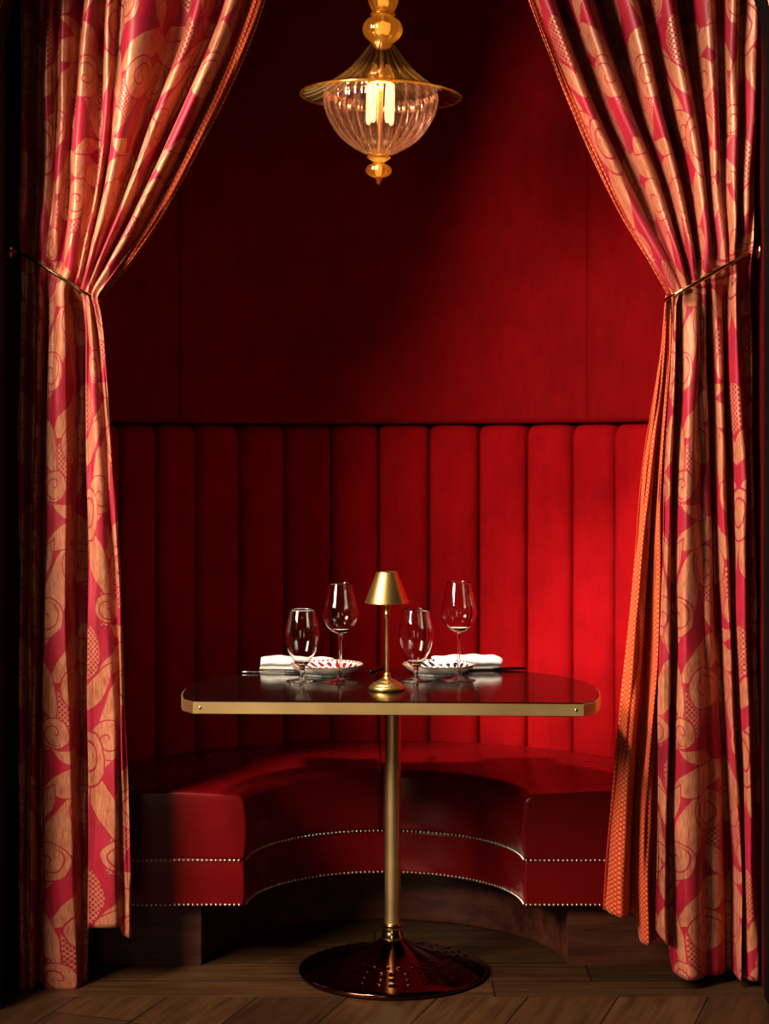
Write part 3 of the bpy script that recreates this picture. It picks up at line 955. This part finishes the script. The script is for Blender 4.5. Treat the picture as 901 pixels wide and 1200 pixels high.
def knife(name, label, loc, rz, handle_mat, blade_mat, L=.21):
    root = thing(name, label, 'knife', (*loc, TZ), rz, 'table knives')
    V = []; Fc = []
    st = [(0, .0045, .003), (.01, .0062, .0042), (.05, .0066, .0045), (.085, .0052, .0038), (.092, .0045, .0034)]
    m = 12
    for (x, w, h) in st:
        for k in range(m):
            a = 2*PI*k/m; V.append((x, w*math.cos(a), .0046+h*math.sin(a)))
    for j in range(len(st)-1):
        for k in range(m):
            k2 = (k+1) % m; Fc.append((j*m+k, j*m+k2, (j+1)*m+k2, (j+1)*m+k))
    Fc.append(tuple(range(m))); Fc.append(tuple((len(st)-1)*m+k for k in range(m)))
    fixn(obj('handle', V, Fc, handle_mat, root))
    bl = [(.090, -.004, .004), (.10, -.007, .006), (.15, -.0085, .0065), (.19, -.007, .0062), (.207, -.001, .0055), (L, .003, .0045)]
    V = []; Fc = []
    for (x, y0, y1) in bl:
        V += [(x, y0, .0040), (x, y0, .0046), (x, y1, .0052), (x, y1, .0034)]
    for j in range(len(bl)-1):
        for k in range(4):
            k2 = (k+1) % 4; Fc.append((j*4+k, j*4+k2, (j+1)*4+k2, (j+1)*4+k))
    Fc.append((0, 1, 2, 3)); Fc.append(tuple((len(bl)-1)*4+k for k in range(4)))
    fixn(obj('blade', V, Fc, blade_mat, root)); return root
x, y = on_table(285.5, 788.5)
knife('table_knife', 'dark-handled knife in front of the left napkin, tip poking out left', (x+.205, y-.012), PI-.03, DARKMETAL, SILVER)
x, y = on_table(616, 785)
knife('table_knife', 'dark knife lying right of the cream napkin, mostly in shadow', (x, y), PI+.10, DARKMETAL, DARKMETAL)
x, y = on_table(436, 789)
knife('table_knife', 'dark knife between the red-patterned plate and the lamp, pointing to the bench', (x-.004, y), PI/2-.25, DARKMETAL, DARKMETAL)

# ------------------------------------------------------------------ chandelier
def chandelier():
    x, y = -.010, 4.74; s = y/F
    zt = lambda p: H-(p-HY)*s
    z0 = zt(113)
    root = thing('pendant_lamp', 'golden blown-glass pendant lamp with wide glass brim and pink fluted bowl', 'lamp', (x, y, z0))
    root.rotation_euler = (0, math.radians(1.6), 0)
    P = lambda lst: [(r*s, zt(p)-z0) for (r, p) in lst]
    # bowl (outer skin)
    bowl = smooth_profile(P([(12, 181.5), (19, 179.5), (34, 171), (48, 159), (57, 146), (63, 134), (66, 122), (66.5, 113), (64.5, 106)]), 4)
    lathe('bowl', bowl, PINKGLASS, root, 168, flute=(28, .035))
    cone = smooth_profile(P([(12.5, 49), (16, 55), (22, 63), (30, 73), (41, 85), (55, 96), (68, 104), (81, 110), (93.5, 113)]), 4)
    lathe('glass_brim', cone, CONEGLASS, root, 168, flute=(28, .03))
    ring = [(94*s*math.cos(2*PI*k/96), 94*s*math.sin(2*PI*k/96), zt(113)-z0) for k in range(96)]
    e = tube('brim_rim', ring, 1.5*s, AMBER, root, seg=8, closed=True); e['label'] = 'golden rolled glass rim'
    ball = smooth_profile(P([(11, 50), (16, 47.5), (21.5, 41), (23, 33.5), (20.5, 26), (14, 20.5), (11, 19)]), 4)
    lathe('ball', ball, AMBER, root, 112, flute=(14, .05))
    neck = smooth_profile(P([(11, 19.5), (14.5, 18.3), (14.8, 16.2), (11.5, 14.5)]), 3)
    lathe('neck_ring', neck, AMBER, root, 64)
    cup = smooth_profile(P([(11.5, 15), (14.5, 10), (17, 3), (18, -5), (17, -16), (12, -25), (8, -28)]), 4)
    lathe('cup', cup, AMBER, root, 112, flute=(14, .04))
    fl = smooth_profile(P([(6, 190.5), (8.5, 189), (13.5, 185.5), (14, 184), (11, 181.5)]), 3)
    lathe('bowl_collar', fl, AMBER, root, 64)
    knob = smooth_profile(P([(0, 208.5), (9, 207), (14, 203), (15, 199.5), (13, 195), (7.5, 192), (6, 190.5)]), 4)
    lathe('finial', knob, AMBER, root, 84, flute=(12, .05))
    tip = smooth_profile(P([(0, 216.5), (1.6, 215.5), (2.2, 213), (3.8, 210), (4.5, 207.5), (0, 206)]), 3)
    lathe('finial_tip', tip, AMBER, root, 32)
    # ceiling rod + inner rod
    lathe('rod', [(0, zt(184)-z0), (3*s, zt(184)-z0), (3*s, ZTOP-z0-.02), (0, ZTOP-z0-.02)], BRASS, root, 20)
    lathe('ceiling_canopy', [(0, ZTOP-z0-.04), (.03, ZTOP-z0-.04), (.055, ZTOP-z0-.012), (.06, ZTOP-z0-.002), (0, ZTOP-z0-.002)], BRASS, root, 40)
    # lamp holders with candle bulbs
    lathe('bulb_holder', P([(0, 98), (22, 98), (23, 96), (22, 94), (0, 94)]), BRASS_P, root, 40)
    for k in range(5):
        a = 2*PI*k/5+.35
        b = lathe('bulb', smooth_profile(P([(0, 146), (1.8, 145), (3.0, 141), (3.3, 130), (3.3, 110), (2.8, 103), (2.8, 98)]), 4), BULB, root, 24)
        b.location = (14*s*math.cos(a), 14*s*math.sin(a), 0)
    # added glowing cores, not bulbs, that light the amber pieces from inside
    for (p, r) in ((33, 6), (3, 5), (199.5, 3.5)):
        lathe('added_glow_core', smooth_profile(P([(0, p+r*1.2), (r*.8, p+r*.6), (r, p), (r*.8, p-r*.6), (0, p-r*1.2)]), 3), GLOWCORE, root, 20)
chandelier()

# ------------------------------------------------------------------ light
def area(name, loc, tgt, sx, sy, power, col, spread=PI):
    l = bpy.data.lights.new(name, 'AREA'); l.shape = 'RECTANGLE'; l.size = sx; l.size_y = sy; l.energy = power; l.color = col; l.spread = spread
    o = bpy.data.objects.new(name, l); COL.objects.link(o); o.location = loc
    o.rotation_euler = (Vector(tgt)-Vector(loc)).to_track_quat('-Z', 'Y').to_euler(); return o
area('window_light', (-2.5, 2.25, 2.7), (0.05, 4.9, .95), 1.2, 1.5, 290, (1, .86, .70))
area('ceiling_downlight', (-1.75, 2.95, 4.7), (.52, 5.25, .95), .4, .4, 30, (1, .84, .66), math.radians(44))
area('low_window_light', (-1.0, .3, 1.0), (0, 4.9, .8), .6, 1.4, 7, (1, .74, .50))
pl = bpy.data.lights.new('pendant_bulb_light', 'POINT'); pl.energy = 2.2; pl.color = (1, .66, .30); pl.shadow_soft_size = .02
po = bpy.data.objects.new('pendant_bulb_light', pl); COL.objects.link(po); po.location = (-.010, 4.74, H-(108-HY)*4.74/F)
w = bpy.data.worlds.new('world'); scene.world = w; w.use_nodes = True
w.node_tree.nodes['Background'].inputs[0].default_value = (1, .8, .65, 1); w.node_tree.nodes['Background'].inputs[1].default_value = .003
